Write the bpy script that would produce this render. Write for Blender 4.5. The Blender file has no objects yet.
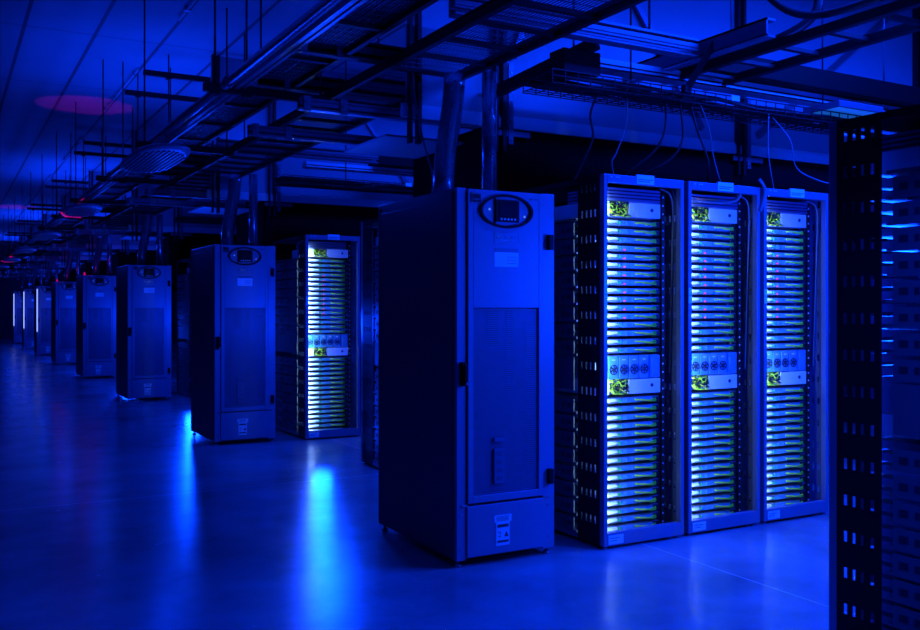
import bpy, bmesh, math, random
from mathutils import Vector, Matrix
random.seed(7)
C = bpy.context.scene
COL = C.collection
PI = math.pi

# ------------------------------------------------------------------ camera
cam_d = bpy.data.cameras.new('camera'); cam = bpy.data.objects.new('camera', cam_d); COL.objects.link(cam)
cam.location = (0, 0, 1.47); cam.rotation_euler = (PI/2, 0, -math.radians(29.3))
cam_d.sensor_width = 36; cam_d.lens = 36*921/920; cam_d.shift_y = -7/920; cam_d.clip_end = 200
C.camera = cam
# ------------------------------------------------------------------ world, colour
w = bpy.data.worlds.new('world'); C.world = w; w.use_nodes = True
w.node_tree.nodes['Background'].inputs[0].default_value = (0.0, 0.003, 0.12, 1)
w.node_tree.nodes['Background'].inputs[1].default_value = 0.1
C.view_settings.view_transform = 'Standard'; C.view_settings.look = 'None'
C.view_settings.gamma = 1; C.view_settings.exposure = 0.0
C.view_settings.use_curve_mapping = False
PER = 5.3          # distance from one row of racks to the next
NROW = 8
BLUE = (0.001, 0.036, 1.0)
CYAN = (0.34, 0.66, 1.0)

def area(name, loc, sx, sy, power, col, target=None, rot=None, spread=PI):
    l = bpy.data.lights.new(name, 'AREA'); l.shape = 'RECTANGLE'; l.size = sx; l.size_y = sy
    l.energy = power; l.color = col; l.spread = spread
    o = bpy.data.objects.new(name, l); COL.objects.link(o); o.location = loc
    if target is not None:
        o.rotation_euler = (Vector(target)-Vector(loc)).to_track_quat('-Z', 'Y').to_euler()
    if rot: o.rotation_euler = rot
    return o
def point(name, loc, power, col, r=0.05):
    l = bpy.data.lights.new(name, 'POINT'); l.energy = power; l.color = col; l.shadow_soft_size = r
    o = bpy.data.objects.new(name, l); COL.objects.link(o); o.location = loc
    return o
def spot(name, loc, target, power, col, ang, blend=.1, r=.03):
    l = bpy.data.lights.new(name, 'SPOT'); l.energy = power; l.color = col; l.spot_size = ang
    l.spot_blend = blend; l.shadow_soft_size = r
    o = bpy.data.objects.new(name, l); COL.objects.link(o); o.location = loc
    o.rotation_euler = (Vector(target)-Vector(loc)).to_track_quat('-Z', 'Y').to_euler()
    return o

# blue lamps over the cold aisles, shining down
area('aisle_light', (6.2, 3.5, 4.25), 3.0, .25, 480, BLUE, rot=(0, 0, 0))
area('aisle_light', (5.6, 9.1, 4.25), 3.0, .25, 130, BLUE, rot=(0, 0, 0))
# blue lamps inside the cold aisles, close to their open ends
point('cold_aisle_light', (4.55, 3.05, 1.6), 290, BLUE, .25)
for k in range(NROW-1):
    point('cold_aisle_light', (3.40, 8.55+PER*k, 1.3), 62, BLUE, .15)
    zs = (.25, .6, 1.0, 1.4) if k < 3 else (.8,)
    for z in zs:
        spot('floor_light', (3.2, 8.45+PER*k, z), (2.0, 3.4+PER*k, 0), 240/len(zs), BLUE, math.radians(70), .8, .11)
# added fill lights below the trays, brightening beams and tray undersides
for k in range(NROW):
    point('tray_fill', (2.4, 6.4+PER*k, 2.4), 10, BLUE, .05)
# added fill light on the side of the open rack at the right
spot('near_fill', (2.6, .6, 2.0), (3.4, 1.9, 1.3), 210, BLUE, math.radians(55), .6, .1)
# added upward area lights that brighten the ceiling, no fittings modelled
for x, y, p in ((2.0, 6.2, 34), (2.6, 12, 52), (3.0, 22, 80), (3.0, 33, 90), (3.0, 44, 90)):
    area('ceiling_fill', (x, y, 3.42), 2.6, 3.4, p, BLUE, rot=(PI, 0, 0))

# ------------------------------------------------------------------ materials
def mat(name, col, rough=.5, metal=0, emit=None, es=0, bump=0, bscale=60, var=0, spec=.5):
    m = bpy.data.materials.new(name); m.use_nodes = True
    nt = m.node_tree; b = nt.nodes['Principled BSDF']
    b.inputs['Base Color'].default_value = (*col, 1); b.inputs['Roughness'].default_value = rough
    b.inputs['Metallic'].default_value = metal
    b.inputs['Specular IOR Level'].default_value = spec
    if emit: b.inputs['Emission Color'].default_value = (*emit, 1); b.inputs['Emission Strength'].default_value = es
    if bump or var:
        tc = nt.nodes.new('ShaderNodeTexCoord'); n = nt.nodes.new('ShaderNodeTexNoise')
        n.inputs['Scale'].default_value = bscale; n.inputs['Detail'].default_value = 4
        nt.links.new(tc.outputs['Object'], n.inputs['Vector'])
        if bump:
            bp = nt.nodes.new('ShaderNodeBump'); bp.inputs['Strength'].default_value = bump; bp.inputs['Distance'].default_value = .002
            nt.links.new(n.outputs['Fac'], bp.inputs['Height']); nt.links.new(bp.outputs['Normal'], b.inputs['Normal'])
        if var:
            r = nt.nodes.new('ShaderNodeMapRange'); r.inputs['To Min'].default_value = max(.02, rough-var); r.inputs['To Max'].default_value = min(1, rough+var)
            nt.links.new(n.outputs['Fac'], r.inputs['Value']); nt.links.new(r.outputs['Result'], b.inputs['Roughness'])
    return m
M = dict(
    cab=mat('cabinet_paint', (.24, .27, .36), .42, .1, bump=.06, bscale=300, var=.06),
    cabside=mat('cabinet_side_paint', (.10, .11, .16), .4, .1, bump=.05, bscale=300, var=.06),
    black=mat('black_plastic', (.004, .004, .005), .55, spec=.15, bump=.05, bscale=200),
    dark=mat('dark_steel', (.011, .012, .016), .45, .3, bump=.05, bscale=150, var=.1),
    frame=mat('rack_paint', (.24, .26, .36), .38, .3, bump=.04, bscale=300, var=.06),
    rackside=mat('rack_side_paint', (.010, .010, .014), .6, spec=.15, bump=.05, bscale=200),
    inner=mat('rack_inner_paint', (.09, .10, .2), .45, .2, bump=.04, bscale=200),
    steel=mat('galvanised_steel', (.5, .52, .58), .24, .85, bump=.1, bscale=90, var=.12),
    chan=mat('channel_steel', (.20, .21, .26), .38, .6, bump=.1, bscale=60, var=.12),
    chassis=mat('zinc_chassis', (.26, .28, .34), .4, .3, bump=.06, bscale=120, var=.1),
    board=mat('circuit_board', (.10, .36, .52), .4, .1, bump=.3, bscale=400, var=.1),
    white=mat('white_plastic', (.8, .82, .85), .4, bump=.03, bscale=100),
    paper=mat('paper_label', (.95, .95, .95), .45, bump=.02, bscale=100),
    ink=mat('ink', (.03, .03, .05), .6, bump=.01),
    gcable=mat('yellow_green_cable', (.62, .9, .03), .45, bump=.02),
    ycable=mat('yellow_cable', (.85, .75, .05), .45, bump=.02),
    bcable=mat('black_cable', (.01, .01, .012), .5, bump=.02),
    wcable=mat('pale_cable', (.16, .18, .21), .5, bump=.02),
    orange=mat('copper_strip', (.8, .28, .12), .4, .3, bump=.02),
    green=mat('green_latch', (.03, .5, .12), .4, bump=.02),
    redled=mat('red_led', (.6, .02, .02), .4, emit=(1, .02, .06), es=1.3),
    greenled=mat('green_led', (.02, .5, .1), .4, emit=(.05, 1, .35), es=.5),
    dotled=mat('pale_led', (.5, .6, .7), .4, emit=(.2, .45, 1), es=.45),
    screen=mat('display_glass', (.01, .012, .02), .15, bump=.01),
    mesh=mat('grille_paint', (.15, .17, .25), .5, .2, bump=.05, bscale=200),
    panelw=mat('containment_sheet', (.38, .40, .46), .4, bump=.15, bscale=3, var=.1),
    drape=mat('black_curtain', (.004, .004, .006), .8, spec=.08, bump=.3, bscale=8),
    beamw=mat('white_beam', (.78, .8, .85), .4, bump=.03),
    lampc=mat('lamp_housing', (.5, .53, .62), .4, .2, bump=.04),
    redglow=mat('red_beacon', (.5, .02, .05), .4, emit=(1, .0, .28), es=.5),
    railside=mat('shelf_side_zinc', (.17, .18, .21), .45, .2, bump=.05),
    tube=mat('edge_glow', (.8, .8, .85), .3, emit=(.3, .42, 1), es=1.2),  # added glow, imitates bright edge lines on the far cabinets
    rubber=mat('rubber_foot', (.02, .02, .02), .7, bump=.05),
    magenta=mat('fan_plastic', (.02, .025, .04), .5, bump=.03),
)
def floor_mat():
    m = bpy.data.materials.new('polished_concrete'); m.use_nodes = True; nt = m.node_tree
    N = nt.nodes.new; L = nt.links.new; b = nt.nodes['Principled BSDF']
    b.inputs['Specular IOR Level'].default_value = .5
    tc = N('ShaderNodeTexCoord'); n1 = N('ShaderNodeTexNoise'); n1.inputs['Scale'].default_value = 1.3; n1.inputs['Detail'].default_value = 9; n1.inputs['Roughness'].default_value = .62
    n2 = N('ShaderNodeTexNoise'); n2.inputs['Scale'].default_value = 9; n2.inputs['Detail'].default_value = 8
    L(tc.outputs['Object'], n1.inputs['Vector']); L(tc.outputs['Object'], n2.inputs['Vector'])
    cr = N('ShaderNodeValToRGB'); cr.color_ramp.elements[0].position = .3; cr.color_ramp.elements[0].color = (.15, .155, .17, 1)
    cr.color_ramp.elements[1].position = .7; cr.color_ramp.elements[1].color = (.40, .41, .43, 1); L(n1.outputs['Fac'], cr.inputs['Fac'])
    mr = N('ShaderNodeMapRange'); mr.inputs['To Min'].default_value = .15; mr.inputs['To Max'].default_value = .32; L(n2.outputs['Fac'], mr.inputs['Value'])
    L(mr.outputs['Result'], b.inputs['Roughness'])
    sp = N('ShaderNodeSeparateXYZ'); L(tc.outputs['Object'], sp.inputs[0])
    def line(out, off, per, wd):
        a = N('ShaderNodeMath'); a.operation = 'SUBTRACT'; a.inputs[1].default_value = off; L(out, a.inputs[0])
        c = N('ShaderNodeMath'); c.operation = 'PINGPONG'; c.inputs[1].default_value = per/2; L(a.outputs[0], c.inputs[0])
        d = N('ShaderNodeMath'); d.operation = 'LESS_THAN'; d.inputs[1].default_value = wd; L(c.outputs[0], d.inputs[0])
        return d.outputs[0]
    lx = line(sp.outputs['X'], 3.80, 5.2, .004); ly = line(sp.outputs['Y'], 7.45, 5.3, .005)
    mx = N('ShaderNodeMath'); mx.operation = 'MAXIMUM'; L(lx, mx.inputs[0]); L(ly, mx.inputs[1])
    mix = N('ShaderNodeMix'); mix.data_type = 'RGBA'; L(mx.outputs[0], mix.inputs['Factor']); L(cr.outputs[0], mix.inputs['A']); mix.inputs['B'].default_value = (.75, .77, .8, 1)
    L(mix.outputs['Result'], b.inputs['Base Color'])
    bp = N('ShaderNodeBump'); bp.inputs['Strength'].default_value = .2; bp.inputs['Distance'].default_value = .006
    L(n1.outputs['Fac'], bp.inputs['Height']); L(bp.outputs['Normal'], b.inputs['Normal'])
    return m
def ceil_mat():
    m = bpy.data.materials.new('ceiling_panel'); m.use_nodes = True; nt = m.node_tree
    N = nt.nodes.new; L = nt.links.new; b = nt.nodes['Principled BSDF']; b.inputs['Roughness'].default_value = .6
    tc = N('ShaderNodeTexCoord'); sp = N('ShaderNodeSeparateXYZ'); L(tc.outputs['Object'], sp.inputs[0])
    def line(out, off, per, wd):
        a = N('ShaderNodeMath'); a.operation = 'SUBTRACT'; a.inputs[1].default_value = off; L(out, a.inputs[0])
        c = N('ShaderNodeMath'); c.operation = 'PINGPONG'; c.inputs[1].default_value = per/2; L(a.outputs[0], c.inputs[0])
        d = N('ShaderNodeMath'); d.operation = 'LESS_THAN'; d.inputs[1].default_value = wd; L(c.outputs[0], d.inputs[0])
        return d.outputs[0]
    lx = line(sp.outputs['X'], .76, .71, .02)
    ly = line(sp.outputs['Y'], .3, 2.65, .03)
    n1 = N('ShaderNodeTexNoise'); n1.inputs['Scale'].default_value = .7; n1.inputs['Detail'].default_value = 5; L(tc.outputs['Object'], n1.inputs['Vector'])
    cr = N('ShaderNodeValToRGB'); cr.color_ramp.elements[0].color = (.38, .38, .45, 1); cr.color_ramp.elements[1].color = (.62, .62, .68, 1); L(n1.outputs['Fac'], cr.inputs['Fac'])
    mx = N('ShaderNodeMath'); mx.operation = 'MULTIPLY_ADD'; L(ly, mx.inputs[0]); mx.inputs[1].default_value = .35; L(lx, mx.inputs[2]); mx.use_clamp = True
    mix = N('ShaderNodeMix'); mix.data_type = 'RGBA'; L(mx.outputs[0], mix.inputs['Factor']); L(cr.outputs[0], mix.inputs['A']); mix.inputs['B'].default_value = (.12, .12, .15, 1)
    L(mix.outputs['Result'], b.inputs['Base Color'])
    return m

# ------------------------------------------------------------------ helpers
class MB:
    def __init__(s): s.v = []; s.f = []; s.m = []; s.sm = []
    def box(s, x0, x1, y0, y1, z0, z1, mi=0):
        i = len(s.v)
        s.v += [(x, y, z) for z in (z0, z1) for y in (y0, y1) for x in (x0, x1)]
        for q in ((0,2,3,1),(4,5,7,6),(0,1,5,4),(2,6,7,3),(0,4,6,2),(1,3,7,5)):
            s.f.append(tuple(i+a for a in q)); s.m.append(mi); s.sm.append(False)
        return s
    def bar(s, p, q, wd, ht, mi=0):      # box beam between two points
        p = Vector(p); q = Vector(q); d = (q-p).normalized()
        up = Vector((0,0,1)) if abs(d.z) < .95 else Vector((0,1,0))
        a = d.cross(up).normalized()*wd/2; b = a.cross(d).normalized()*ht/2
        i = len(s.v)
        for c in (p, q): s.v += [tuple(c-a-b), tuple(c+a-b), tuple(c+a+b), tuple(c-a+b)]
        for f in ((0,3,2,1),(4,5,6,7),(0,1,5,4),(1,2,6,5),(2,3,7,6),(3,0,4,7)):
            s.f.append(tuple(i+t for t in f)); s.m.append(mi); s.sm.append(False)
        return s
    def tube(s, pts, r, n=8, mi=0):
        pts = [Vector(p) for p in pts]; i = len(s.v); k = len(pts)
        ref = None
        for j, p in enumerate(pts):
            d = (pts[min(j+1, k-1)]-pts[max(j-1, 0)]).normalized()
            if ref is None: ref = Vector((0,0,1)) if abs(d.z) < .9 else Vector((1,0,0))
            a = d.cross(ref).normalized(); b = a.cross(d).normalized(); ref = b
            rr = r[j] if isinstance(r, (list, tuple)) else r
            for t in range(n):
                an = 2*PI*t/n; s.v.append(tuple(p+a*math.cos(an)*rr+b*math.sin(an)*rr))
        for j in range(k-1):
            for t in range(n):
                u = (t+1) % n
                s.f.append((i+j*n+t, i+j*n+u, i+(j+1)*n+u, i+(j+1)*n+t)); s.m.append(mi); s.sm.append(True)
        s.f.append(tuple(i+t for t in range(n))[::-1]); s.m.append(mi); s.sm.append(False)
        s.f.append(tuple(i+(k-1)*n+t for t in range(n))); s.m.append(mi); s.sm.append(False)
        return s
    def prism(s, poly, y0, y1, mi=0):    # polygon in xz extruded along y
        i = len(s.v); n = len(poly)
        s.v += [(x, y0, z) for x, z in poly]+[(x, y1, z) for x, z in poly]
        s.f.append(tuple(range(i, i+n))); s.f.append(tuple(range(i+n, i+2*n))[::-1]); s.m += [mi]*2; s.sm += [False]*2
        for t in range(n):
            u = (t+1) % n; s.f.append((i+t, i+n+t, i+n+u, i+u)); s.m.append(mi); s.sm.append(False)
        return s
    def ring(s, cx, cz, ax, az, bx, bz, y0, y1, n=40, mi=0):   # elliptical ring facing -y
        i = len(s.v)
        for t in range(n):
            c, d = math.cos(2*PI*t/n), math.sin(2*PI*t/n)
            s.v += [(cx+ax*c, y1, cz+az*d), (cx+ax*c, y0, cz+az*d), (cx+bx*c, y0, cz+bz*d), (cx+bx*c, y1, cz+bz*d)]
        for t in range(n):
            a = i+4*t; b = i+4*((t+1) % n)
            for q in range(4):
                r = (q+1) % 4; s.f.append((a+q, b+q, b+r, a+r)); s.m.append(mi); s.sm.append(False)
        return s
    def build(s, name, mats, parent=None, bevel=0, loc=None):
        me = bpy.data.meshes.new(name); me.from_pydata(s.v, [], s.f)
        if not isinstance(mats, (list, tuple)): mats = [mats]
        for m in mats: me.materials.append(m)
        me.polygons.foreach_set('material_index', s.m); me.polygons.foreach_set('use_smooth', s.sm)
        bm = bmesh.new(); bm.from_mesh(me); bmesh.ops.recalc_face_normals(bm, faces=bm.faces); bm.to_mesh(me); bm.free()
        me.update()
        o = bpy.data.objects.new(name, me); COL.objects.link(o)
        if parent: o.parent = parent
        if loc: o.location = loc
        if bevel:
            b = o.modifiers.new('bevel', 'BEVEL'); b.width = bevel; b.segments = 2; b.limit_method = 'ANGLE'
        return o
def tag(o, label, cat, group=None, kind=None):
    if label: o['label'] = label
    if cat: o['category'] = cat
    if group: o['group'] = group
    if kind: o['kind'] = kind
    return o
def thing(name, label, cat, loc=(0,0,0), rz=0, group=None):
    o = bpy.data.objects.new(name, None); o.empty_display_size = .1; COL.objects.link(o)
    o.location = loc; o.rotation_euler = (0, 0, rz)
    return tag(o, label, cat, group)
KIDS = {}
def kids(o):
    return [c for c in bpy.data.objects if c.parent == o] if o.name not in KIDS else KIDS[o.name]
def copy_tree(o, loc=None, label=None, group=None, rz=None, skip=()):
    if o.name not in KIDS:
        KIDS[o.name] = list(o.children)
    c = o.copy(); COL.objects.link(c)
    if loc is not None: c.location = loc
    if rz is not None: c.rotation_euler = (0, 0, rz)
    if label: c['label'] = label
    if group: c['group'] = group
    ks = []
    for ch in KIDS[o.name]:
        if ch.name.split('.')[0] in skip: continue
        d = copy_tree(ch); d.parent = c; ks.append(d)
    KIDS[c.name] = ks
    return c
ORD = ['nearest', 'second nearest', 'third nearest', 'fourth nearest', 'fifth nearest', 'sixth nearest', 'seventh nearest', 'farthest']
NUM = ['topmost','second','third','fourth','fifth','sixth','seventh','eighth','ninth','tenth','eleventh','twelfth','thirteenth','fourteenth','fifteenth','bottom']

# ------------------------------------------------------------------ structure
def struct(name, mb, m):
    o = mb.build(name, m); o['kind'] = 'structure'; return o
fm = floor_mat(); cm = ceil_mat()
wallm = mat('wall_paint', (.10, .11, .16), .6, bump=.1, bscale=8)
struct('floor', MB().box(-9, 14, -5, 50, -.2, 0), fm)
struct('ceiling', MB().box(-9, 14, -5, 50, 4.5, 4.7), cm)
struct('wall_back', MB().box(-9, 14, 50, 50.2, -.2, 4.7), wallm)
struct('wall_front', MB().box(-9, 14, -5.2, -5, -.2, 4.7), wallm)
struct('wall_left', MB().box(-9.2, -9, -5, 50, -.2, 4.7), wallm)
struct('wall_right', MB().box(14, 14.2, -5, 50, -.2, 4.7), wallm)

# ------------------------------------------------------------------ battery cabinet
def make_cabinet():
    t = thing('battery_cabinet', None, 'cabinet', (2.52, 4.53, 0), 0, 'battery cabinets along the main aisle')
    W, D, H = .69, 1.07, 2.15
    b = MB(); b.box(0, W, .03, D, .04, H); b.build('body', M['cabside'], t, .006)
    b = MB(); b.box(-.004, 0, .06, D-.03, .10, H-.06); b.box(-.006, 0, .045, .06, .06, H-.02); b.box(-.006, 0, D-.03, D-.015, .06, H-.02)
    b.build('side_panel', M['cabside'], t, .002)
    b = MB(); b.box(0, .064, 0, .03, .04, H); b.build('left_stile', M['cab'], t, .004)
    b = MB(); b.box(.602, W, 0, .03, .04, H); b.build('right_stile', M['cab'], t, .004)
    # door with an opening for the grille
    d = MB()
    x0, x1, z0, z1 = .070, .597, .36, H-.005; gx0, gx1, gz0, gz1 = .105, .567, .40, 1.47
    d.box(x0, gx0, -.012, .03, z0, z1); d.box(gx1, x1, -.012, .03, z0, z1)
    d.box(gx0, gx1, -.012, .03, z0, gz0); d.box(gx0, gx1, -.012, .03, gz1, z1)
    door = d.build('door', M['cab'], t, .003)
    g = MB(); z = gz0+.004
    while z < gz1-.004:
        g.box(gx0, gx1, 0, .004, z, z+.0085); z += .0125
    g.box(gx0+.0, gx0+.006, -.002, .004, gz0, gz1); g.box(gx1-.006, gx1, -.002, .004, gz0, gz1)
    g.build('grille', M['mesh'], door)
    # equipment seen through the grille
    e = MB(); e.box(.12, .55, .024, .03, .41, 1.46, 0); e.box(.22, .30, .012, .024, 1.25, 1.46, 1); e.box(.36, .395, .012, .024, 1.0, 1.46, 1); e.box(.49, .55, .012, .024, .5, 1.4, 1)
    e.build('inner_panel', [M['mesh'], M['dark']], t)
    l = MB(); l.box(.25, .318, -.0135, -.002, .70, .725); l.box(.25, .318, -.0135, -.002, .46, .66)
    for q in range(4): l.box(.262, .306, -.0145, -.0135, .475+.047*q, .503+.047*q, 1)
    l.build('grille_sticker', [M['mesh'], M['cabside']], door)
    # oval control panel
    cx, cz = .332, 2.028
    r = MB(); r.ring(cx, cz, .186, .098, .170, .084, -.026, -.012); rg = r.build('oval_bezel', M['black'], door)
    r = MB(); r.box(cx-.082, cx-.077, -.02, -.012, cz-.075, cz+.075); r.box(cx-.08, cx+.086, -.024, -.012, cz-.062, cz+.065)
    r.build('display_housing', M['black'], rg, .003)
    MB().box(cx-.052, cx+.066, -.027, -.024, cz-.03, cz+.052).build('screen', M['screen'], rg)
    k = MB()
    for q in range(5): k.tube([(cx-.042+.024*q, -.024, cz-.046), (cx-.042+.024*q, -.029, cz-.046)], .0065, 10)
    k.build('button', M['paper'], rg)
    for ux, uz in ((-.118, .008), (.128, -.025)): MB().tube([(cx+ux, -.012, cz+uz), (cx+ux, -.018, cz+uz)], .006, 10).build('indicator_light', M['dotled'], rg)
    # badge, name plate, label
    b = MB(); bx0, bx1, bz0, bz1 = .09, .155, 2.068, 2.125
    b.box(bx0, bx1, -.015, -.012, bz0, bz1, 0)
    for a0, a1, c0, c1 in ((bx0, bx1, bz1-.008, bz1), (bx0, bx1, bz0, bz0+.003), (bx0, bx0+.003, bz0, bz1), (bx1-.003, bx1, bz0, bz1)): b.box(a0, a1, -.017, -.015, c0, c1, 1)
    for q, ww in enumerate((.007, .005, .009, .006, .007)): b.box(.100+.010*q, .100+.010*q+ww, -.016, -.015, 2.084, 2.092+.002*(q % 2), 1)
    b.build('badge', [M['dark'], M['steel']], door)
    b = MB(); bx0, bx1, bz0, bz1 = .248, .42, 1.846, 1.905
    b.box(bx0, bx1, -.0135, -.012, bz0, bz1, 0)
    for a0, a1, c0, c1 in ((bx0, bx1, bz1-.003, bz1), (bx0, bx1, bz0, bz0+.003), (bx0, bx0+.003, bz0, bz1), (bx1-.003, bx1, bz0, bz1)): b.box(a0, a1, -.0145, -.0135, c0, c1, 1)
    for q, ww in enumerate((.012, .012, .008, .004, .013, .013, .003, .010)): b.box(.262+.018*q, .262+.018*q+ww, -.0145, -.0135, 1.872, 1.891, 1)
    b.box(.285, .375, -.0145, -.0135, 1.857, 1.862, 1)
    b.build('name_plate', [M['cab'], M['steel']], door)
    b = MB(); b.box(.50, .56, -.0145, -.012, 2.105, 2.112); b.build('small_badge', M['steel'], door)
    b = MB(); b.box(.250, .418, -.0135, -.012, 1.708, 1.815, 0); b.box(.250, .418, -.0140, -.0135, 1.792, 1.815, 1)
    for q in range(3): b.box(.335, .405, -.0140, -.0135, 1.727+.018*q, 1.730+.018*q, 1)
    lb = b.build('instruction_label', [M['paper'], M['mesh']], door); lb['label'] = 'bright paper label on the door'
    b = MB(); b.box(.02, .055, -.03, 0, 1.03, 1.165); b.box(.03, .045, -.045, -.03, 1.05, 1.15); h = b.build('handle', M['black'], door, .004)
    MB().tube([(.045, -.03, 1.045), (.045, -.05, 1.045)], .008, 10).build('lock', M['dotled'] if False else M['steel'], h)
    for z in (1.86, .47):
        MB().box(.632, .668, -.028, 0, z-.045, z+.045).build('hinge', M['black'], door, .004)
    # lower panel
    b = MB(); b.box(.066, .600, -.010, .03, .055, .345); lp = b.build('lower_panel', M['cab'], t, .003)
    for x in (.03, .645):
        for z in (.11, .30): MB().tube([(x, -.003, z), (x, .002, z)], .008, 10).build('screw', M['steel'], t)
    MB().box(.03, .07, -.008, -.001, .346, .358).build('catch', M['steel'], t); MB().box(.60, .65, -.008, -.001, .346, .358).build('catch', M['steel'], t)
    # warning label: a light sheet with two dark bands, a mark and a triangle
    b = MB(); b.box(.262, .356, -.0125, -.010, .10, .235, 0); b.box(.250, .370, -.0125, -.010, .235, .275, 0)
    b.box(.27, .348, -.0135, -.0125, .205, .222, 1); b.box(.27, .348, -.0135, -.0125, .118, .130, 1)
    b.prism([(.318, .150), (.348, .150), (.333, .180)], -.0135, -.0125, 1)
    b.box(.272, .292, -.0135, -.0125, .176, .180, 1); b.box(.290, .294, -.0135, -.0125, .163, .180, 1); b.box(.276, .294, -.0135, -.0125, .150, .155, 1)
    for q in range(4): b.box(.262+.002, .35, -.0135, -.0125, .242+.008*q, .2445+.008*q, 1)
    wl = b.build('warning_label', [M['paper'], M['ink']], lp); wl['label'] = 'white warning label with a black triangle'
    for x in (.03, W-.03):
        for y in (.04, D-.04):
            MB().tube([(x, y, 0), (x, y, .012), (x, y, .013), (x, y, .05)], [.022, .022, .009, .009], 12).build('foot', M['steel'], t)
    return t
cabs = []
c0 = make_cabinet(); c0.scale.x = .97; c0['label'] = 'tall blue battery cabinet nearest the camera, standing in the centre of the photo'
clabs = ['tall blue battery cabinet behind the nearest one, left of the single lit rack',
  'third battery cabinet along the aisle, brighter on its right edge',
  'fourth battery cabinet along the aisle, directly left of the third, red beacon on top',
  'fifth battery cabinet along the aisle, small and dim, left of the fourth',
  'sixth battery cabinet along the aisle, nearest of the three slim ones at far left',
  'seventh battery cabinet along the aisle, middle of the three slim ones at far left',
  'eighth and farthest battery cabinet, last in the line at far left']
for k in range(1, NROW):
    copy_tree(c0, (2.52, 4.53+PER*k, 0), clabs[k-1])

# ------------------------------------------------------------------ open rack
RW, RD, RH = .645, 1.18, 2.285
def slotted(b, x0, x1, y0, y1, z0, z1, zs, hh=.046, mi=0):
    """sheet with groups of four upright slots"""
    cur = z0
    ys = [y0+(y1-y0)*f for f in (.0, .16, .24, .36, .43, .55, .63, .76, .84, 1.0)]
    for z in zs:
        b.box(x0, x1, y0, y1, cur, z-hh/2, mi)
        for q in range(0, 10, 2): b.box(x0, x1, ys[q], ys[q+1], z-hh/2, z+hh/2, mi)
        cur = z+hh/2
    b.box(x0, x1, y0, y1, cur, z1, mi)
def make_rack():
    t = thing('server_rack', None, 'rack', (0,0,0), 0)
    fr = MB()
    fr.box(0, .028, -.012, .03, .02, RH); fr.box(RW-.028, RW, -.012, .03, .02, RH)
    fr.box(.028, RW-.028, -.012, .03, RH-.05, RH)
    fr.build('front_frame', M['frame'], t, .003)
    zs = [.17+.157*i for i in range(14)]
    s = MB(); slotted(s, 0, .0015, .03, .25, .02, RH, zs); slotted(s, .0015, .003, .03, .25, .02, RH, zs, mi=1); s.build('side_plate', [M['rackside'], M['inner']], t)
    s = MB(); slotted(s, RW-.0015, RW, .03, .25, .02, RH, zs); slotted(s, RW-.003, RW-.0015, .03, .25, .02, RH, zs, mi=1); s.build('side_plate', [M['rackside'], M['inner']], t)
    for a, c in ((0, .04), (RW-.04, RW)): MB().box(a, c, RD-.05, RD, .02, RH).build('rear_post', M['rackside'], t, .002)
    b = MB(); b.box(.003, RW-.003, .03, RD-.05, .02, .05); b.box(.028, RW-.028, -.012, .03, .02, .10); b.build('base_pan', M['frame'], t, .002)
    b = MB(); b.box(.003, RW-.003, .03, RD-.05, RH-.03, RH); b.build('top_panel', M['rackside'], t)
    b = MB()
    for q in range(4): b.box(.03, .50, .05, .40, 2.215-.021*q-.014, 2.215-.021*q)
    b.build('blanking_slat', M['inner'], t)
    r = MB(); r.box(.549, .572, .09, .11, .05, 2.20); dl = r.build('mounting_post', M['dark'], t)
    r = MB()
    z = .09
    while z < 2.18: r.box(.553, .561, .086, .09, z, z+.010); z += .0535
    r.build('marker_dot', M['white'], dl)
    for base in (.068, 1.186):
        for q in range(9):
            zz = base+.107*q-.004
            if q == 8 and base < 1: continue
            for a, c, e in ((.003, .012, .026), (RW-.003, RW-.012, RW-.026)):
                x0, x1 = min(a, e), max(a, e); y0, y1 = min(a, c), max(a, c)
                r = MB(); r.box(x0, x1, .27, RD-.055, zz-.012, zz)
                if q < 8:
                    r.box(y0, y1, .30, RD-.055, zz, zz+.078)
                    for u, v in ((.33, .37), (.40, .42), (.62, .65), (.85, .90)):
                        xx = y0-.002 if a < .3 else y1
                        r.box(xx, xx+.002, u, v, zz+.02, zz+.05, 1)
                r.build('shelf_side', [M['railside'], M['ink']], t)
    for a, c in ((.003, .012), (RW-.012, RW-.003)):
        MB().box(a, c, .30, RD-.055, .95, 1.16).build('power_bay_side', M['railside'], t)
    b = MB(); b.box(.255, .395, -.014, .0, RH-.045, RH+.012); b.box(.265, .385, -.0150, -.014, RH-.02, RH-.016, 1); b.box(.265, .36, -.0150, -.014, RH-.032, RH-.028, 1)
    b.build('top_label', [M['paper'], M['ink']], t)
    b = MB(); b.box(-.0, .027, -.014, -.012, 1.50, 1.60); b.box(.004, .023, -.0145, -.014, 1.55, 1.553, 1); b.build('post_sticker', [M['paper'], M['ink']], t)
    b = MB(); b.box(.035, .150, -.014, -.012, .03, .085); b.box(.045, .12, -.0145, -.014, .065, .069, 1); b.box(.045, .10, -.0145, -.014, .050, .054, 1); b.build('base_label', [M['paper'], M['ink']], t)
    b = MB()
    for x in (.05, .09, .11): b.box(x, x+.014, -.0135, -.012, RH-.018, RH-.012)
    b.build('frame_mark', M['paper'], t)
    for x in (.03, RW-.09, RW-.03):
        for y in (.02, RD-.04):
            MB().tube([(x, y, 0), (x, y, .01), (x, y, .011), (x, y, .03)], [.018, .018, .008, .008], 10).build('foot', M['steel'], t)
    return t
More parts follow.
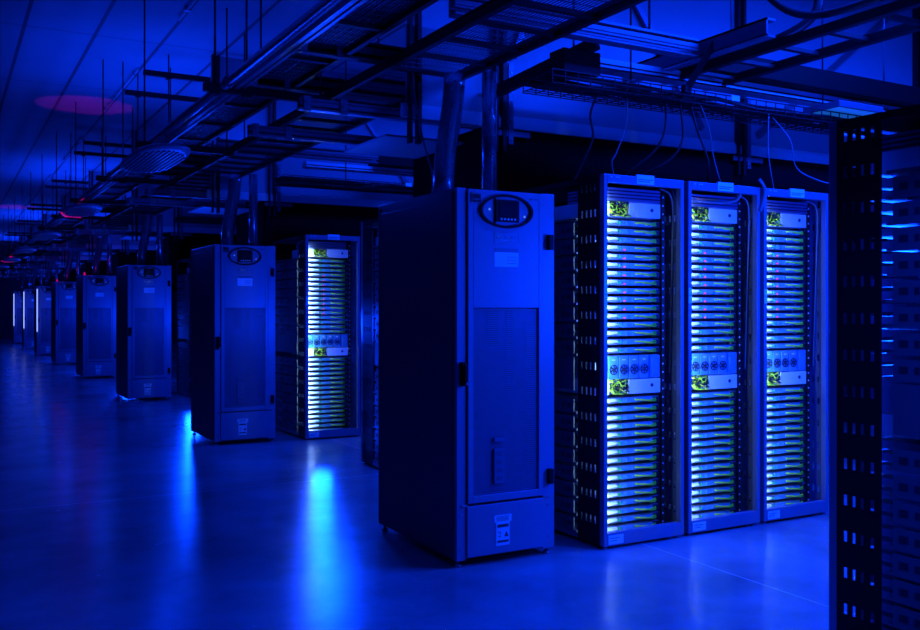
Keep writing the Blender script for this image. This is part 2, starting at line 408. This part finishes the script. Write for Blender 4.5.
def make_server():
    t = thing('server_sled', None, 'server', (0,0,0), 0)
    b = MB(); b.box(0, .51, .012, .80, 0, .034)
    for y in (.12, .2, .33, .5): b.box(-.001, 0, y, y+.03, .008, .026)
    b.build('chassis', M['chassis'], t)
    b = MB(); b.prism([(.0, .004), (.16, .014), (.16, .030), (.0, .036)], -.006, .012); b.prism([(.05, .010), (.155, .016), (.155, .026), (.05, .030)], -.016, -.006); b.build('power_module', M['white'], t, .002)
    b = MB(); b.tube([(.178, .012, .018), (.178, -.010, .018)], .009, 10); b.build('green_latch', M['green'], t)
    b = MB(); b.box(.196, .45, -.002, .012, .003, .030)
    for q in range(9): b.box(.205+.026*q, .222+.026*q, -.006, -.002, .006, .012+.012*(q % 2))
    b.build('front_board', M['board'], t)
    b = MB(); b.box(.450, .508, .0, .012, .0, .030); b.box(.47, .50, -.01, 0, .008, .022); b.build('latch_bracket', M['dark'], t)
    b = MB(); b.box(.208, .221, -.009, -.006, .003, .012); rl = b.build('status_light', M['redled'], t)
    pts = [(.47, -.004, .020), (.44, -.030, .022), (.40, -.034, .014), (.36, -.030, .018), (.32, -.010, .020), (.30, .0, .020)]
    b = MB(); b.tube(pts, [.0065]*6, 6); b.tube([(.475, -.004, .012), (.45, -.026, .008), (.41, -.034, .010), (.38, -.008, .014)], .0055, 6)
    b.build('network_cable', M['gcable'], t)
    return t
def make_powershelf():
    t = thing('power_shelf', None, 'power supply', (0,0,0), 0)
    b = MB(); b.box(0, .51, .012, .70, 0, .15); b.build('shelf_case', M['chassis'], t, .002)
    for q in range(5):
        x = .008+.082*q
        m = MB(); m.box(x, x+.076, -.008, .012, .004, .146)
        md = m.build('supply_module', M['board'], t, .003)
        f = MB(); f.ring(x+.038, .062, .032, .032, .027, .027, -.012, -.008, 20)
        for a in range(6):
            an = a*PI/3; f.bar((x+.038+.006*math.cos(an), -.010, .062+.006*math.sin(an)), (x+.038+.027*math.cos(an+.5), -.010, .062+.027*math.sin(an+.5)), .003, .009)
        f.tube([(x+.038, -.013, .062), (x+.038, -.008, .062)], .008, 10)
        f.build('fan', M['magenta'], md)
        MB().box(x+.025, x+.050, -.0095, -.008, .120, .126).build('led', M['dotled'], md)
    b = MB(); b.box(.422, .508, -.004, .012, .004, .146); b.box(.44, .49, -.008, -.004, .02, .12); b.build('controller', M['board'], t, .002)
    return t
def make_switch(seed):
    random.seed(seed)
    t = thing('network_switch', None, 'network switch', (0,0,0), 0)
    b = MB(); b.box(0, .10, -.004, .45, 0, .092); b.box(.255, .513, -.004, .45, 0, .092); b.box(.10, .255, .05, .45, 0, .092)
    b.build('switch_case', M['white'], t, .003)
    b = MB(); b.tube([(.44, -.004, .05), (.44, -.007, .05)], .012, 14); b.build('port', M['ink'], t)
    g = MB(); k = MB(); y = MB()
    for q in range(26):
        p = Vector((.11+.14*random.random(), .045, .015+.06*random.random()))
        pts = [tuple(p)]
        for s in range(5):
            p = p+Vector((random.uniform(-.045, .045), -.018+random.uniform(-.006, .008) if s < 3 else .01, random.uniform(-.03, .03)))
            p.x = min(max(p.x, .085), .27); p.z = min(max(p.z, .004), .10); p.y = max(p.y, -.05)
            pts.append(tuple(p))
        (g, k, y)[0 if q % 5 < 2 else (1 if q % 5 < 4 else 2)].tube(pts, .0042, 6)
    g.build('green_cable_bundle', M['gcable'], t); k.build('black_cable_bundle', M['bcable'], t); y.build('yellow_cable_bundle', M['ycable'], t)
    return t
rack0 = make_rack(); srv0 = make_server(); ps0 = make_powershelf(); sw0 = make_switch(3); sw1 = make_switch(11)
protos = [rack0, srv0, ps0, sw0, sw1]

def populate(ox, oy, face, label, phrase, strip=0, full=True, red=True, lit=True):
    """face = +1: front looks toward -y; -1: toward +y (turned half round)"""
    rz = 0 if face > 0 else PI
    R = Matrix.Rotation(rz, 3, 'Z')
    def P(x, y, z):
        v = R @ Vector((x, y, z)); return (ox+v.x, oy+v.y, v.z)
    copy_tree(rack0, (ox, oy, 0), label, 'open server racks', rz)
    for bank, base in (('lower', .068), ('upper', 1.186)):
        for i in range(16):
            z = base+.0535*i
            sk = [] if (red and bank == 'upper' and 4 <= i <= 12) else ['status_light']
            if not lit: sk = ['status_light', 'green_latch', 'network_cable', 'front_board']
            copy_tree(srv0, P(.030, .10, z), '%s server in %s bank, %s' % (NUM[15-i], bank, phrase), 'servers in the '+phrase, rz, sk)
    copy_tree(ps0, P(.030, .10, 1.022), 'row-of-fans power shelf halfway up the '+phrase, 'power shelves', rz)
    copy_tree(sw0, P(.030, .10, .927), 'white switch under the fans of the '+phrase, 'network switches', rz)
    copy_tree(sw1, P(.030, .10, 2.045), 'white switch topmost in the '+phrase, 'network switches', rz)
    if strip:      # added fill lights behind the left post, for server fronts and slots
        a = area('rack_fill_light', P(.034, .020, 1.12), .02, 2.1, strip, CYAN, spread=math.radians(125))
        a.rotation_euler = (R @ Vector((.58, .81, 0))).to_track_quat('-Z', 'Y').to_euler()
        a = area('rack_fill_light', P(.010, .033, 1.12), .01, 2.1, .3, BLUE, spread=math.radians(150))
        a.rotation_euler = (R @ Vector((.3, .95, 0))).to_track_quat('-Z', 'Y').to_euler()
    else:          # added blue fill light in the cable bay, makes the slots glow
        a = area('rack_fill_light', P(RW-.010, .034, 1.12), .012, 2.1, .45, BLUE, spread=math.radians(150))
        a.rotation_euler = (R @ Vector((-.5, .86, 0))).to_track_quat('-Z', 'Y').to_euler()
populate(3.49, 4.45, 1, 'lit open server rack, leftmost of the three beside the nearest cabinet', 'leftmost of the three lit racks', 7)
populate(3.49+.683, 4.45, 1, 'lit open server rack, middle one of the three in the near row', 'middle one of the three lit racks', 7)
populate(3.49+1.366, 4.45, 1, 'lit open server rack, rightmost of the three in the near row', 'rightmost of the three lit racks', 7)
populate(3.51, 4.45+PER, 1, 'lit open server rack standing alone right of the second cabinet', 'single lit rack right of the second cabinet', 6)
populate(3.40+RW, 2.73, -1, 'dark open rack cut by the right edge of the photo, seen from its side', 'dark rack at the right edge', 0, lit=False)
populate(3.44+RW, 2.73+PER, -1, 'dark rack side seen just behind the nearest battery cabinet', 'rack behind the nearest cabinet', 0, lit=False)
populate(3.51, 4.45+2*PER, 1, 'dark rack side seen between the second and third battery cabinets', 'rack beside the third cabinet', 0, lit=False)
def drop(o):
    for c in list(o.children): drop(c)
    bpy.data.objects.remove(o)
for p in protos: drop(p)

# ------------------------------------------------------------------ rows above: pipes, beams, walls, trays
def rowcopies(o, fmt, n=NROW, first=None, dx=0):
    """fmt with %s for the ordinal of the row"""
    o['label'] = fmt % ORD[0]
    x, y, z = o.location
    for k in range(1, n):
        copy_tree(o, (x+dx, y+PER*k, z), fmt % (ORD[k] if k < n-1 else 'farthest'))

# cable conduits rising from the back of the cabinet
def conduit(name, pts, r):
    t = thing(name, None, 'pipe', (pts[0][0], pts[0][1], pts[0][2]), 0, 'conduits over the battery cabinets')
    o = Vector(pts[0]); b = MB(); b.tube([tuple(Vector(p)-o) for p in pts], r, 20); b.build('pipe', M['steel'], t)
    b = MB(); b.tube([(0,0,0), (0,0,.04)], r+.014, 20); b.build('collar', M['dark'], t)
    m = (Vector(pts[-2])+Vector(pts[-1]))/2-o
    return t
p1 = conduit('bent_conduit', [(2.88, 5.36, 2.15), (2.885, 5.36, 2.35), (2.905, 5.37, 2.5), (2.94, 5.39, 2.66), (2.97, 5.4, 2.8), (2.985, 5.4, 2.95), (2.99, 5.4, 3.03)], .072)
rowcopies(p1, 'thick bent conduit rising from the top of the %s battery cabinet')
p2 = conduit('straight_conduit', [(3.14, 5.2, 2.15), (3.14, 5.2, 2.6), (3.14, 5.2, 3.02)], .05)
rowcopies(p2, 'straight conduit rising from the back right corner of the %s battery cabinet')
# pale thin cable hanging beside the first conduit
def cable(name, pts, r, m, label, cat='cable', group=None):
    o = Vector(pts[0]); ps = [Vector(p)-o for p in pts]
    # smooth (Catmull-Rom)
    out = []
    for i in range(len(ps)-1):
        a, b_, c, d = ps[max(i-1, 0)], ps[i], ps[i+1], ps[min(i+2, len(ps)-1)]
        for s in range(6):
            u = s/6; out.append(tuple(.5*((2*b_)+(c-a)*u+(2*a-5*b_+4*c-d)*u*u+(3*b_-a-3*c+d)*u**3)))
    out.append(tuple(ps[-1]))
    b = MB(); b.tube(out, r, 7); ob = b.build(name, m, loc=tuple(o)); tag(ob, label, cat, group); return ob

# channel beams that carry the hot-aisle enclosure
def channel(name, x0, x1, y, z, h, d, m, top=True):
    b = MB(); L = x1-x0
    b.box(0, L, -d/2, d/2, -.008, .008); b.box(0, L, -d/2, d/2, h-.016, h)
    b.box(0, L, d/2-.012, d/2, 0, h); b.box(0, L, -d/2, -d/2+.012, h*.3, h*.7)
    return b
def beam(name, x0, x1, y, z, h, d, m, fmt, cat, group, n=NROW):
    t = thing(name, None, cat, (x0, y, z), 0, group)
    channel(name, x0, x1, y, z, h, d, m).build('channel', m, t)
    c = MB()
    for x in (.02, .28): c.box(x, x+.05, -d/2-.012, -d/2, -.02, h+.01); c.tube([(x+.025, -d/2-.012, h/2), (x+.025, -d/2-.024, h/2)], .012, 8)
    c.build('clamp', M['steel'], t)
    rowcopies(t, fmt, n); return t
beam('support_beam', 2.05, 3.44, 5.83, 2.79, .07, .06, M['chan'], 'lower channel beam over the main aisle, front one of the %s pair', 'beam', 'lower channel beams')
beam('support_beam', 2.02, 9.0, 6.88, 2.79, .07, .06, M['chan'], 'lower channel beam over the main aisle, rear one of the %s pair', 'beam', 'lower channel beams')
beam('support_beam', 2.05, 5.2, 5.90, 3.19, .12, .07, M['dark'], 'upper dark channel beam under the ceiling, front one of the %s pair', 'beam', 'upper channel beams')
beam('support_beam', 2.03, 5.2, 6.95, 3.19, .12, .07, M['dark'], 'upper dark channel beam under the ceiling, rear one of the %s pair', 'beam', 'upper channel beams')

# enclosure of the hot aisle
def make_wall():
    t = thing('containment_wall', None, 'enclosure', (2.78, 5.70, 0), 0, 'hot aisle enclosures')
    L = 8.0
    b = MB(); b.box(0, L, 0, .02, 2.86, 4.48); b.build('clear_panel', M['panelw'], t)
    b = MB(); b.box(-.05, L, -.025, .0, 2.78, 2.855); b.box(-.05, L, -.012, .0, 2.855, 2.875); b.build('bright_rail', M['beamw'], t)
    b = MB(); b.box(.66, L, .0, .02, 2.20, 2.78); b.build('curtain', M['drape'], t)
    for x in (.0, .69, 3.10, 5.50):
        c = MB(); c.box(x, x+.02, -.05, -.001, 2.6, 4.48); c.box(x+.06, x+.09, -.05, -.001, 2.6, 4.48)
        c.build('post', M['dark'], t)
    for x in (.69, 3.10, 5.50):
        c = MB(); c.box(x+.11, x+.15, -.045, -.026, 2.66, 3.25, 0)
        for q in range(8): c.tube([(x+.13, -.052, 2.69+.07*q), (x+.13, -.045, 2.69+.07*q)], .008, 6, 1)
        c.box(x-.05, x+.3, -.04, -.026, 2.72, 2.76, 0)
        c.build('bolted_bracket', [M['chan'], M['steel']], t)
    c = MB(); c.bar((1.3, -.03, 4.45), (.85, -.03, 3.3), .03, .05); c.bar((3.35, -.03, 2.95), (5.3, -.03, 4.4), .03, .05); c.bar((2.7, -.03, 2.95), (1.6, -.03, 4.4), .03, .05)
    c.bar((5.8, -.03, 2.95), (7.7, -.03, 4.4), .03, .05)
    c.build('diagonal_brace', M['chan'], t)
    # end wall of the hot aisle with its door, black
    b = MB(); b.box(.62, .66, .02, 1.15, 0.01, 2.78); e = b.build('end_door', M['drape'], t)
    b = MB(); b.tube([(.60, .25, .95), (.60, .25, 1.25)], .012, 8); b.bar((.62, .25, .96), (.60, .25, .96), .012, .012); b.bar((.62, .25, 1.24), (.60, .25, 1.24), .012, .012); b.build('door_handle', M['steel'], e)
    b = MB(); b.box(.66, L, 1.13, 1.15, 2.2, 2.79); b.build('rear_curtain', M['drape'], t)
    b = MB(); b.box(-.02, .62, .3, 1.1, 2.70, 2.715); b.build('canopy_sheet', M['panelw'], t)
    return t
cw = make_wall()
rowcopies(cw, 'pale hot aisle enclosure wall with bright rail over the %s row of racks')

# ladder tray over the main aisle, one section per row
def ladder(name, x0, x1, z, y0, ln, fmt, group, rung=.38, mesh=True, railh=.065, m=M['dark'], n=NROW):
    t = thing(name, None, 'cable tray', (x0, y0, z), 0, group)
    W = x1-x0
    for x in (0, W-.025):
        b = MB(); b.box(x, x+.025, 0, ln-.01, 0, railh); b.box(x-.006, x+.031, 0, ln-.01, -.004, .006); b.box(x-.006, x+.031, 0, ln-.01, railh-.006, railh+.002); b.build('rail', m, t)
    y = rung*.5
    while y < ln:
        MB().box(.025, W-.025, y, y+.04, .004, .03).build('rung', m, t); y += rung
    if mesh:
        b = MB(); q = .03
        while q < W-.03: b.box(q, q+.004, 0, ln-.01, .036, .041); q += .024
        y = .0
        while y < ln-.02: b.box(.025, W-.025, y, y+.006, .041, .046); y += .10
        b.build('wire_mesh', M['chan'], t)
    rowcopies(t, fmt, n); return t
ladder('ladder_tray', 2.57, 3.16, 3.06, 1.2, PER, '%s section of the wide ladder tray with rungs over the battery cabinets', 'ladder tray sections')
ladder('cable_tray', 2.02, 2.42, 3.20, 1.2, PER, '%s section of the narrow mesh tray between ladder tray and pipe', 'narrow tray sections', rung=.9, railh=.10)
# thick cables filling the narrow tray
b = MB()
for q in range(5): b.tube([(.08+.05*q+.01*math.sin(q), 0, .07+.02*(q % 2)), (.09+.05*q, 2.6, .075), (.08+.05*q, PER-.02, .07+.02*(q % 2))], .02, 8)
cb = b.build('cable_bundle', M['bcable'], loc=(2.12, 1.2, 3.20)); tag(cb, None, 'cable', 'cables in the narrow tray')
rowcopies(cb, 'black cable bundle lying in the %s narrow tray section')
# long pipe the pendants hang from
t = thing('overhead_pipe', None, 'pipe', (1.76, 1.2, 3.07), 0, 'pipe sections over the aisle')
MB().tube([(0, 0, 0), (0, PER-.01, 0)], .035, 14).build('pipe', M['steel'], t)
MB().tube([(0, PER-.08, 0), (0, PER-.01, 0)], .045, 14).build('coupling', M['chan'], t)
b = MB(); b.box(.07, .10, 0, PER-.01, -.02, .03); b.box(.13, .15, 0, PER-.01, -.01, .03); b.build('side_strip', M['chan'], t)
rowcopies(t, '%s section of the shiny pipe that runs above the pendant lamps')
# pendant lamps, 2 m long boats with ribbed bottoms
def make_lamp():
    t = thing('pendant_lamp', None, 'lamp', (1.76, 9.15, 2.90), 0, 'oval pendant lamps')
    b = MB(); n = 32; prof = [(0, .045), (.6, .045), (.92, .02), (1, .0), (.97, -.02), (.85, -.03), (0, -.03)]
    i = len(b.v)
    def sup(a): 
        c, s = math.cos(a), math.sin(a); return (math.copysign(abs(c)**.7, c)*.25, math.copysign(abs(s)**.8, s)*.9)
    for r, z in prof:
        for q in range(n):
            x, y = sup(2*PI*q/n); b.v.append((x*r, y*r, z))
    for j in range(len(prof)-1):
        for q in range(n):
            u = (q+1) % n; b.f.append((j*n+q, j*n+u, (j+1)*n+u, (j+1)*n+q)); b.m.append(0); b.sm.append(True)
    b.build('housing', M['lampc'], t)
    b = MB()
    for q in range(-5, 6):
        x = q*.04; ly = .74*math.sqrt(max(0, 1-(x/.245)**2)); b.box(x-.006, x+.006, -ly, ly, -.042, -.03)
    b.build('louvre', M['chan'], t)
    b = MB()
    for y in (-.6, .6): b.tube([(0, y, .04), (0, y, .135)], .008, 8); b.box(-.04, .04, y-.02, y+.02, .125, .135)
    b.build('hanger', M['chan'], t)
    return t
lamp = make_lamp()
RED = (1, .0, .10)
for k in range(1, 7):
    o = copy_tree(lamp, (1.76, 9.15+PER*k, 2.90), '%s oval pendant lamp hanging over the aisle at left%s' % (ORD[k], ', one end glowing red' if k in (1, 4) else ''))
    if k in (1, 4):
        b = MB(); b.bar((-.13, .74, -.036), (-.24, .25, -.025), .03, .014); b.bar((-.13, .74, -.036), (.10, .83, -.03), .03, .014); b.build('red_light', M['redglow'], o)
        b = MB(); b.tube([(0, 0, .045), (0, 0, .10)], .045, 14); b.build('beacon', M['redglow'], o)
        spot('red_beacon_light', (1.86, 9.45+PER*k, 3.12), (1.86, 9.45+PER*k, 4.5), 13, (.5, 0, .6), math.radians(54), .15)
lamp['label'] = 'nearest and largest oval pendant lamp with a ribbed underside'
# small red beacons on cabinet tops
for k, (x, y) in enumerate(((2.56, 4.60+PER*3), (2.56, 4.60+PER*4))):
    b = MB(); b.tube([(0,0,0), (0,0,.03), (0,0,.031), (0,0,.09), (0,0,.105)], [.035, .035, .028, .028, .012], 12)
    o = b.build('beacon_lamp', M['redglow'], loc=(x, y, 2.15)); o.scale = (.6, .6, .6); tag(o, 'small red beacon on top of the %s battery cabinet' % ['fourth', 'fifth'][k], 'lamp', 'red beacons')
    point('beacon_glow', (x+.1, y+.12, 2.33), .35, RED, .03)

# hangers: ceiling channel with threaded rods
def hanger(x0, y, z, L, rods, fmt, n=NROW, group='ceiling hangers'):
    t = thing('rod_hanger', None, 'hanger', (x0, y, z), 0, group)
    b = MB(); b.box(0, L, -.03, .03, 0, .012); b.box(0, L, -.03, -.02, 0, .06); b.box(0, L, .02, .03, 0, .06); b.build('strut', M['dark'], t)
    for rx, z0, z1 in rods:
        MB().tube([(rx-x0, 0, z0-z), (rx-x0, 0, z1-z)], .0085, 6).build('threaded_rod', M['dark'], t)
        MB().box(rx-x0-.03, rx-x0+.03, -.035, .035, -.02, 0).build('nut_plate', M['dark'], t)
    rowcopies(t, fmt, n); return t
hanger(2.06, 11.30-PER, 4.22, 4.5, [(2.35, 3.30, 4.5), (3.30, 3.30, 4.5)], '%s ceiling strut of the front set, with rods down to the trays')
hanger(2.04, 12.45-PER, 4.22, 4.5, [(2.20, 3.30, 4.5), (3.22, 3.30, 4.5)], '%s ceiling strut of the rear set, with rods down to the trays')
hanger(1.62, 6.62, 3.02, .95, [(1.70, 3.0, 4.5), (1.93, 3.0, 4.5), (2.50, 3.0, 4.5)], '%s short trapeze under the narrow tray, beside the hot aisle', group='short trapezes')
hanger(1.62, 9.27, 3.02, .95, [(1.70, 3.0, 4.5), (2.50, 3.0, 4.5)], '%s short trapeze under the narrow tray, over a pendant lamp', group='short trapezes')
# bright thin pipes fixed to the ceiling
t = thing('ceiling_conduit', None, 'pipe', (2.14, 12.1-PER, 4.47), 0, 'thin ceiling conduits')
MB().tube([(0, 0, 0), (0, 3.0, 0)], .014, 8).build('pipe', M['white'], t)
for y in (.2, 2.6): MB().box(-.03, .03, y, y+.03, -.015, .03).build('clip', M['steel'], t)
rowcopies(t, '%s short bright conduit fixed along the ceiling at left')

# --- above the racks of each row: basket tray across, heavy tray, Y running tray
def basket(fmt, n):
    t = thing('basket_tray', None, 'cable tray', (3.35, 4.78, 2.90), 0, 'basket trays over the racks')
    L = 5.2; W = .34; b = MB()
    x = 0
    while x < L:
        b.box(x, x+.006, 0, W, 0, .006); b.box(x, x+.006, 0, .006, 0, .08); b.box(x, x+.006, W-.006, W, 0, .08); x += .10
    for y in [W*q/7 for q in range(8)]: b.box(0, L, y, y+.006, -.006, .0)
    for y in (0, W-.006): b.box(0, L, y, y+.008, .078, .086); b.box(0, L, y, y+.006, .04, .046)
    b.build('basket', M['dark'], t)
    random.seed(5); c = MB()
    for q in range(11):
        y = .03+.028*q; c.tube([(x_, y+random.uniform(-.012, .012), .02+random.uniform(0, .05)) for x_ in [L*s/14 for s in range(15)]], .012, 6)
    c.build('cable_bundle', M['bcable'], t)
    for x in (.9, 2.9, 4.6): MB().tube([(x, W-.02, .08), (x, W-.02, 1.595)], .007, 6).build('threaded_rod', M['dark'], t)
    c = MB(); c.box(1.55, 1.63, -.004, 0, .05, .09); c.build('tray_tag', M['paper'], t)
    rowcopies(t, fmt, n)
basket('%s basket tray full of black cables running above the rack tops', 3)
def heavy(fmt, n):
    t = thing('busway', None, 'busway', (3.75, 5.12, 3.12), 0, 'busways over the racks')
    L = 5.6; b = MB(); b.box(.85, L, -.12, .12, .10, .26); b.build('duct', M['black'], t, .01)
    b = MB(); b.box(0, L, -.02, .12, 0.02, .09); b.build('bright_channel', M['beamw'], t)
    b = MB(); b.box(0, L, -.025, -.02, .045, .053); b.box(0, L, -.028, -.02, .015, .025); b.build('edge_trim', M['black'], t)
    for x in (1.5, 3.3): MB().tube([(x, .0, .26), (x, .0, 1.372)], .008, 6).build('threaded_rod', M['chan'], t)
    rowcopies(t, fmt, n)
heavy('%s dark busway with bright lower channel running above the racks', 3)
t = thing('cross_channel', 'double channel beam crossing over the nearest cabinet toward the racks', 'beam', (2.60, 4.73, 3.19), 0)
b = channel('c', 2.60, 4.50, 0, 0, .12, .08, None); b.build('channel', M['chan'], t)
b = MB(); b.box(0, 1.9, -.047, -.04, -.006, .006); b.box(0, 1.9, -.047, -.04, .055, .061); b.build('bright_lip', M['steel'], t)
for x in (.3, 1.5): MB().tube([(x, 0, .12), (x, 0, 1.305)], .008, 6).build('threaded_rod', M['dark'], t)
copy_tree(t, (2.60, 4.73+PER, 3.19), 'double channel beam crossing over the second cabinet')
t = thing('stub_channel', 'short channel beam running toward the camera above the lit racks', 'beam', (4.54, 4.13, 3.19), 0)
b = MB(); b.box(0, .08, 0, 1.42, 0, .016); b.box(0, .012, 0, 1.42, 0, .12); b.box(0, .08, 0, 1.42, .105, .12); b.build('channel', M['chan'], t)
b = MB(); b.box(-.006, 0, 0, 1.42, -.006, .006); b.build('bright_lip', M['steel'], t)
# second ladder tray, running toward the camera at upper right
t = thing('ladder_tray', 'dark ladder tray running toward the camera above the rightmost lit rack', 'cable tray', (4.72, .6, 3.16), 0)
for x in (0, .42):
    b = MB(); b.box(x, x+.03, 0, 4.7, 0, .055); b.box(x-.01, x+.04, 0, 4.7, -.006, .006); b.build('rail', M['dark'], t)
for q in range(12): MB().box(.03, .42, .2+.38*q, .24+.38*q, .01, .035).build('rung', M['dark'], t)
cable('loop_cable', [(4.80, 5.0, 3.26), (4.82, 4.6, 3.26), (4.87, 4.35, 3.27), (4.97, 4.17, 3.36), (5.01, 4.12, 3.5), (4.98, 4.15, 3.8), (4.98, 4.15, 4.5)], .03, M['bcable'], 'thick black cable looping up to the ceiling at upper right')
cable('loop_cable', [(4.82, 3.5, 3.30), (4.84, 4.0, 3.33), (4.8, 4.3, 3.5), (4.62, 4.45, 3.85), (4.5, 4.5, 4.5)], .025, M['bcable'], 'second black cable rising to the ceiling beside the thick loop')
# diagonal braces in front of the enclosure
t = thing('diagonal_brace', 'dark diagonal brace between basket tray and busway above the middle lit rack', 'brace', (4.40, 4.70, 2.95), 0)
MB().bar((0, 0, 0), (.16, -.10, .32), .03, .045).build('bar', M['dark'], t); MB().box(-.03, .03, -.02, .02, -.02, .03).build('foot_plate', M['dark'], t)
t = thing('diagonal_channel', 'channel running from the second conduit up toward the cross beam', 'beam', (3.42, 5.62, 3.0), 0)
MB().bar((0, 0, 0), (.30, -.82, .20), .05, .08).build('channel', M['dark'], t)
b = MB(); b.bar((.0, -.0, -.03), (0, 0, .03), .09, .09); b.build('bracket', M['steel'], t)
t = thing('junction_box', 'black junction box hanging under the cross beam', 'junction box', (3.62, 4.92, 3.0), 0)
MB().box(-.14, .16, -.08, .08, .0, .15).build('box', M['black'], t, .006); MB().tube([(0, 0, -.02), (0, 0, .0)], .03, 10).build('gland', M['chan'], t)
MB().tube([(0, 0, .15), (0, 0, 1.48)], .008, 6).build('threaded_rod', M['chan'], t)
# flat light fitting over the right end
t = thing('ceiling_light', 'flat pale light fitting above the rack at the right edge', 'lamp', (5.95, 4.70, 3.006), 0)
MB().box(0, .52, 0, .34, .0, .05).build('housing', M['chan'], t, .004)
MB().box(.02, .50, .02, .32, -.006, .0).build('diffuser', mat('diffuser', (.6, .65, .7), .4, emit=(.01, .16, .8), es=.45), t)

# cables dropping to the racks
def drops():
    z = 2.29
    L = [([(4.05, 4.9, 2.90), (4.0, 4.85, 2.7), (3.88, 4.8, 2.5), (3.80, 4.75, 2.42), (3.72, 4.62, 2.29)], 'wcable', 'thin pale cable dropping onto the leftmost lit rack'),
         ([(4.35, 4.85, 2.90), (4.30, 4.8, 2.7), (4.22, 4.8, 2.55), (4.05, 4.85, 2.40), (3.95, 4.9, 2.29)], 'bcable', 'black cable sagging left onto the leftmost lit rack'),
         ([(4.48, 4.85, 2.90), (4.46, 4.8, 2.65), (4.36, 4.8, 2.5), (4.2, 4.85, 2.40), (4.0, 4.95, 2.29)], 'bcable', 'black cable swinging left from basket tray beside the middle lit rack'),
         ([(4.58, 4.85, 2.90), (4.60, 4.8, 2.7), (4.70, 4.8, 2.5), (4.73, 4.85, 2.35), (4.72, 4.9, 2.29)], 'bcable', 'black cable hanging right of the pair above the middle lit rack'),
         ([(4.62, 4.80, 2.90), (4.61, 4.7, 2.7), (4.60, 4.65, 2.5), (4.63, 4.6, 2.29)], 'wcable', 'thin cable dropping straight down on the middle lit rack'),
         ([(5.38, 4.85, 2.90), (5.41, 4.7, 2.7), (5.48, 4.7, 2.5), (5.62, 4.6, 2.40), (5.72, 4.5, 2.36), (5.78, 4.6, 2.29)], 'wcable', 'thin pale cable curving onto the rightmost lit rack'),
         ([(5.30, 4.80, 2.90), (5.24, 4.75, 2.6), (5.25, 4.7, 2.29)], 'wcable', 'pale vertical cable between the middle and rightmost lit racks'),
         ([(3.80, 4.9, 2.90), (3.74, 4.9, 2.75), (3.76, 4.9, 2.6), (3.66, 4.9, 2.4), (3.6, 4.9, 2.29)], 'bcable', 'thin kinked cable hanging above the gap beside the nearest cabinet')]
    for pts, m, lab in L:
        cable('hanging_cable', pts, .008 if m == 'bcable' else .0045, M[m], lab, 'cable', 'cables dropping to the racks')
drops()
cable('hanging_cable', [(2.78, 5.72-.1, 3.12), (2.79, 5.6, 2.9), (2.83, 5.55, 2.6), (2.88, 5.5, 2.35), (2.80, 5.4, 2.16)], .007, M['wcable'], 'thin cable hanging left of the nearest bent conduit')
# loose cables inside the lit racks
for q, x in enumerate((3.51, 4.193, 4.876)):
    nm = ['leftmost', 'middle', 'rightmost'][q]
    cable('patch_cable', [(x+.50, 4.53, 2.235), (x+.56, 4.50, 2.20), (x+.585, 4.50, 2.10), (x+.60, 4.52, 1.9), (x+.61, 4.54, 1.6), (x+.605, 4.55, 1.2), (x+.60, 4.55, 1.05)], .005, M['wcable'], 'thin cable hanging inside the right side of the %s lit rack' % nm, 'cable', 'loose cables inside the racks')
cable('patch_cable', [(4.22, 4.52, 2.175), (4.40, 4.50, 2.17), (4.56, 4.50, 2.175), (4.66, 4.49, 2.20), (4.68, 4.47, 2.26)], .010, M['wcable'], 'pale cable bundle arching at the top of the middle lit rack', 'cable')
cable('patch_cable', [(4.22, 4.515, 2.190), (4.35, 4.50, 2.186), (4.50, 4.50, 2.188)], .006, M['orange'], 'short orange cable at the top of the middle lit rack', 'cable')
cable('patch_cable', [(4.80, 4.43, 2.34), (4.84, 4.42, 2.28), (4.83, 4.42, 2.20), (4.80, 4.42, 2.12)], .010, M['wcable'], 'pale cable dangling over the frame between middle and rightmost lit racks', 'cable')

# glowing tubes added to imitate bright lines on the far cabinet edges
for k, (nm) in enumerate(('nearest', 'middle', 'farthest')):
    t = thing('edge_glow_tube', '%s of three upright glowing tubes imitating bright edges of the far cabinets' % nm, 'lamp', (2.50, 4.30+PER*(5+k), 0), 0, 'upright edge glow tubes')
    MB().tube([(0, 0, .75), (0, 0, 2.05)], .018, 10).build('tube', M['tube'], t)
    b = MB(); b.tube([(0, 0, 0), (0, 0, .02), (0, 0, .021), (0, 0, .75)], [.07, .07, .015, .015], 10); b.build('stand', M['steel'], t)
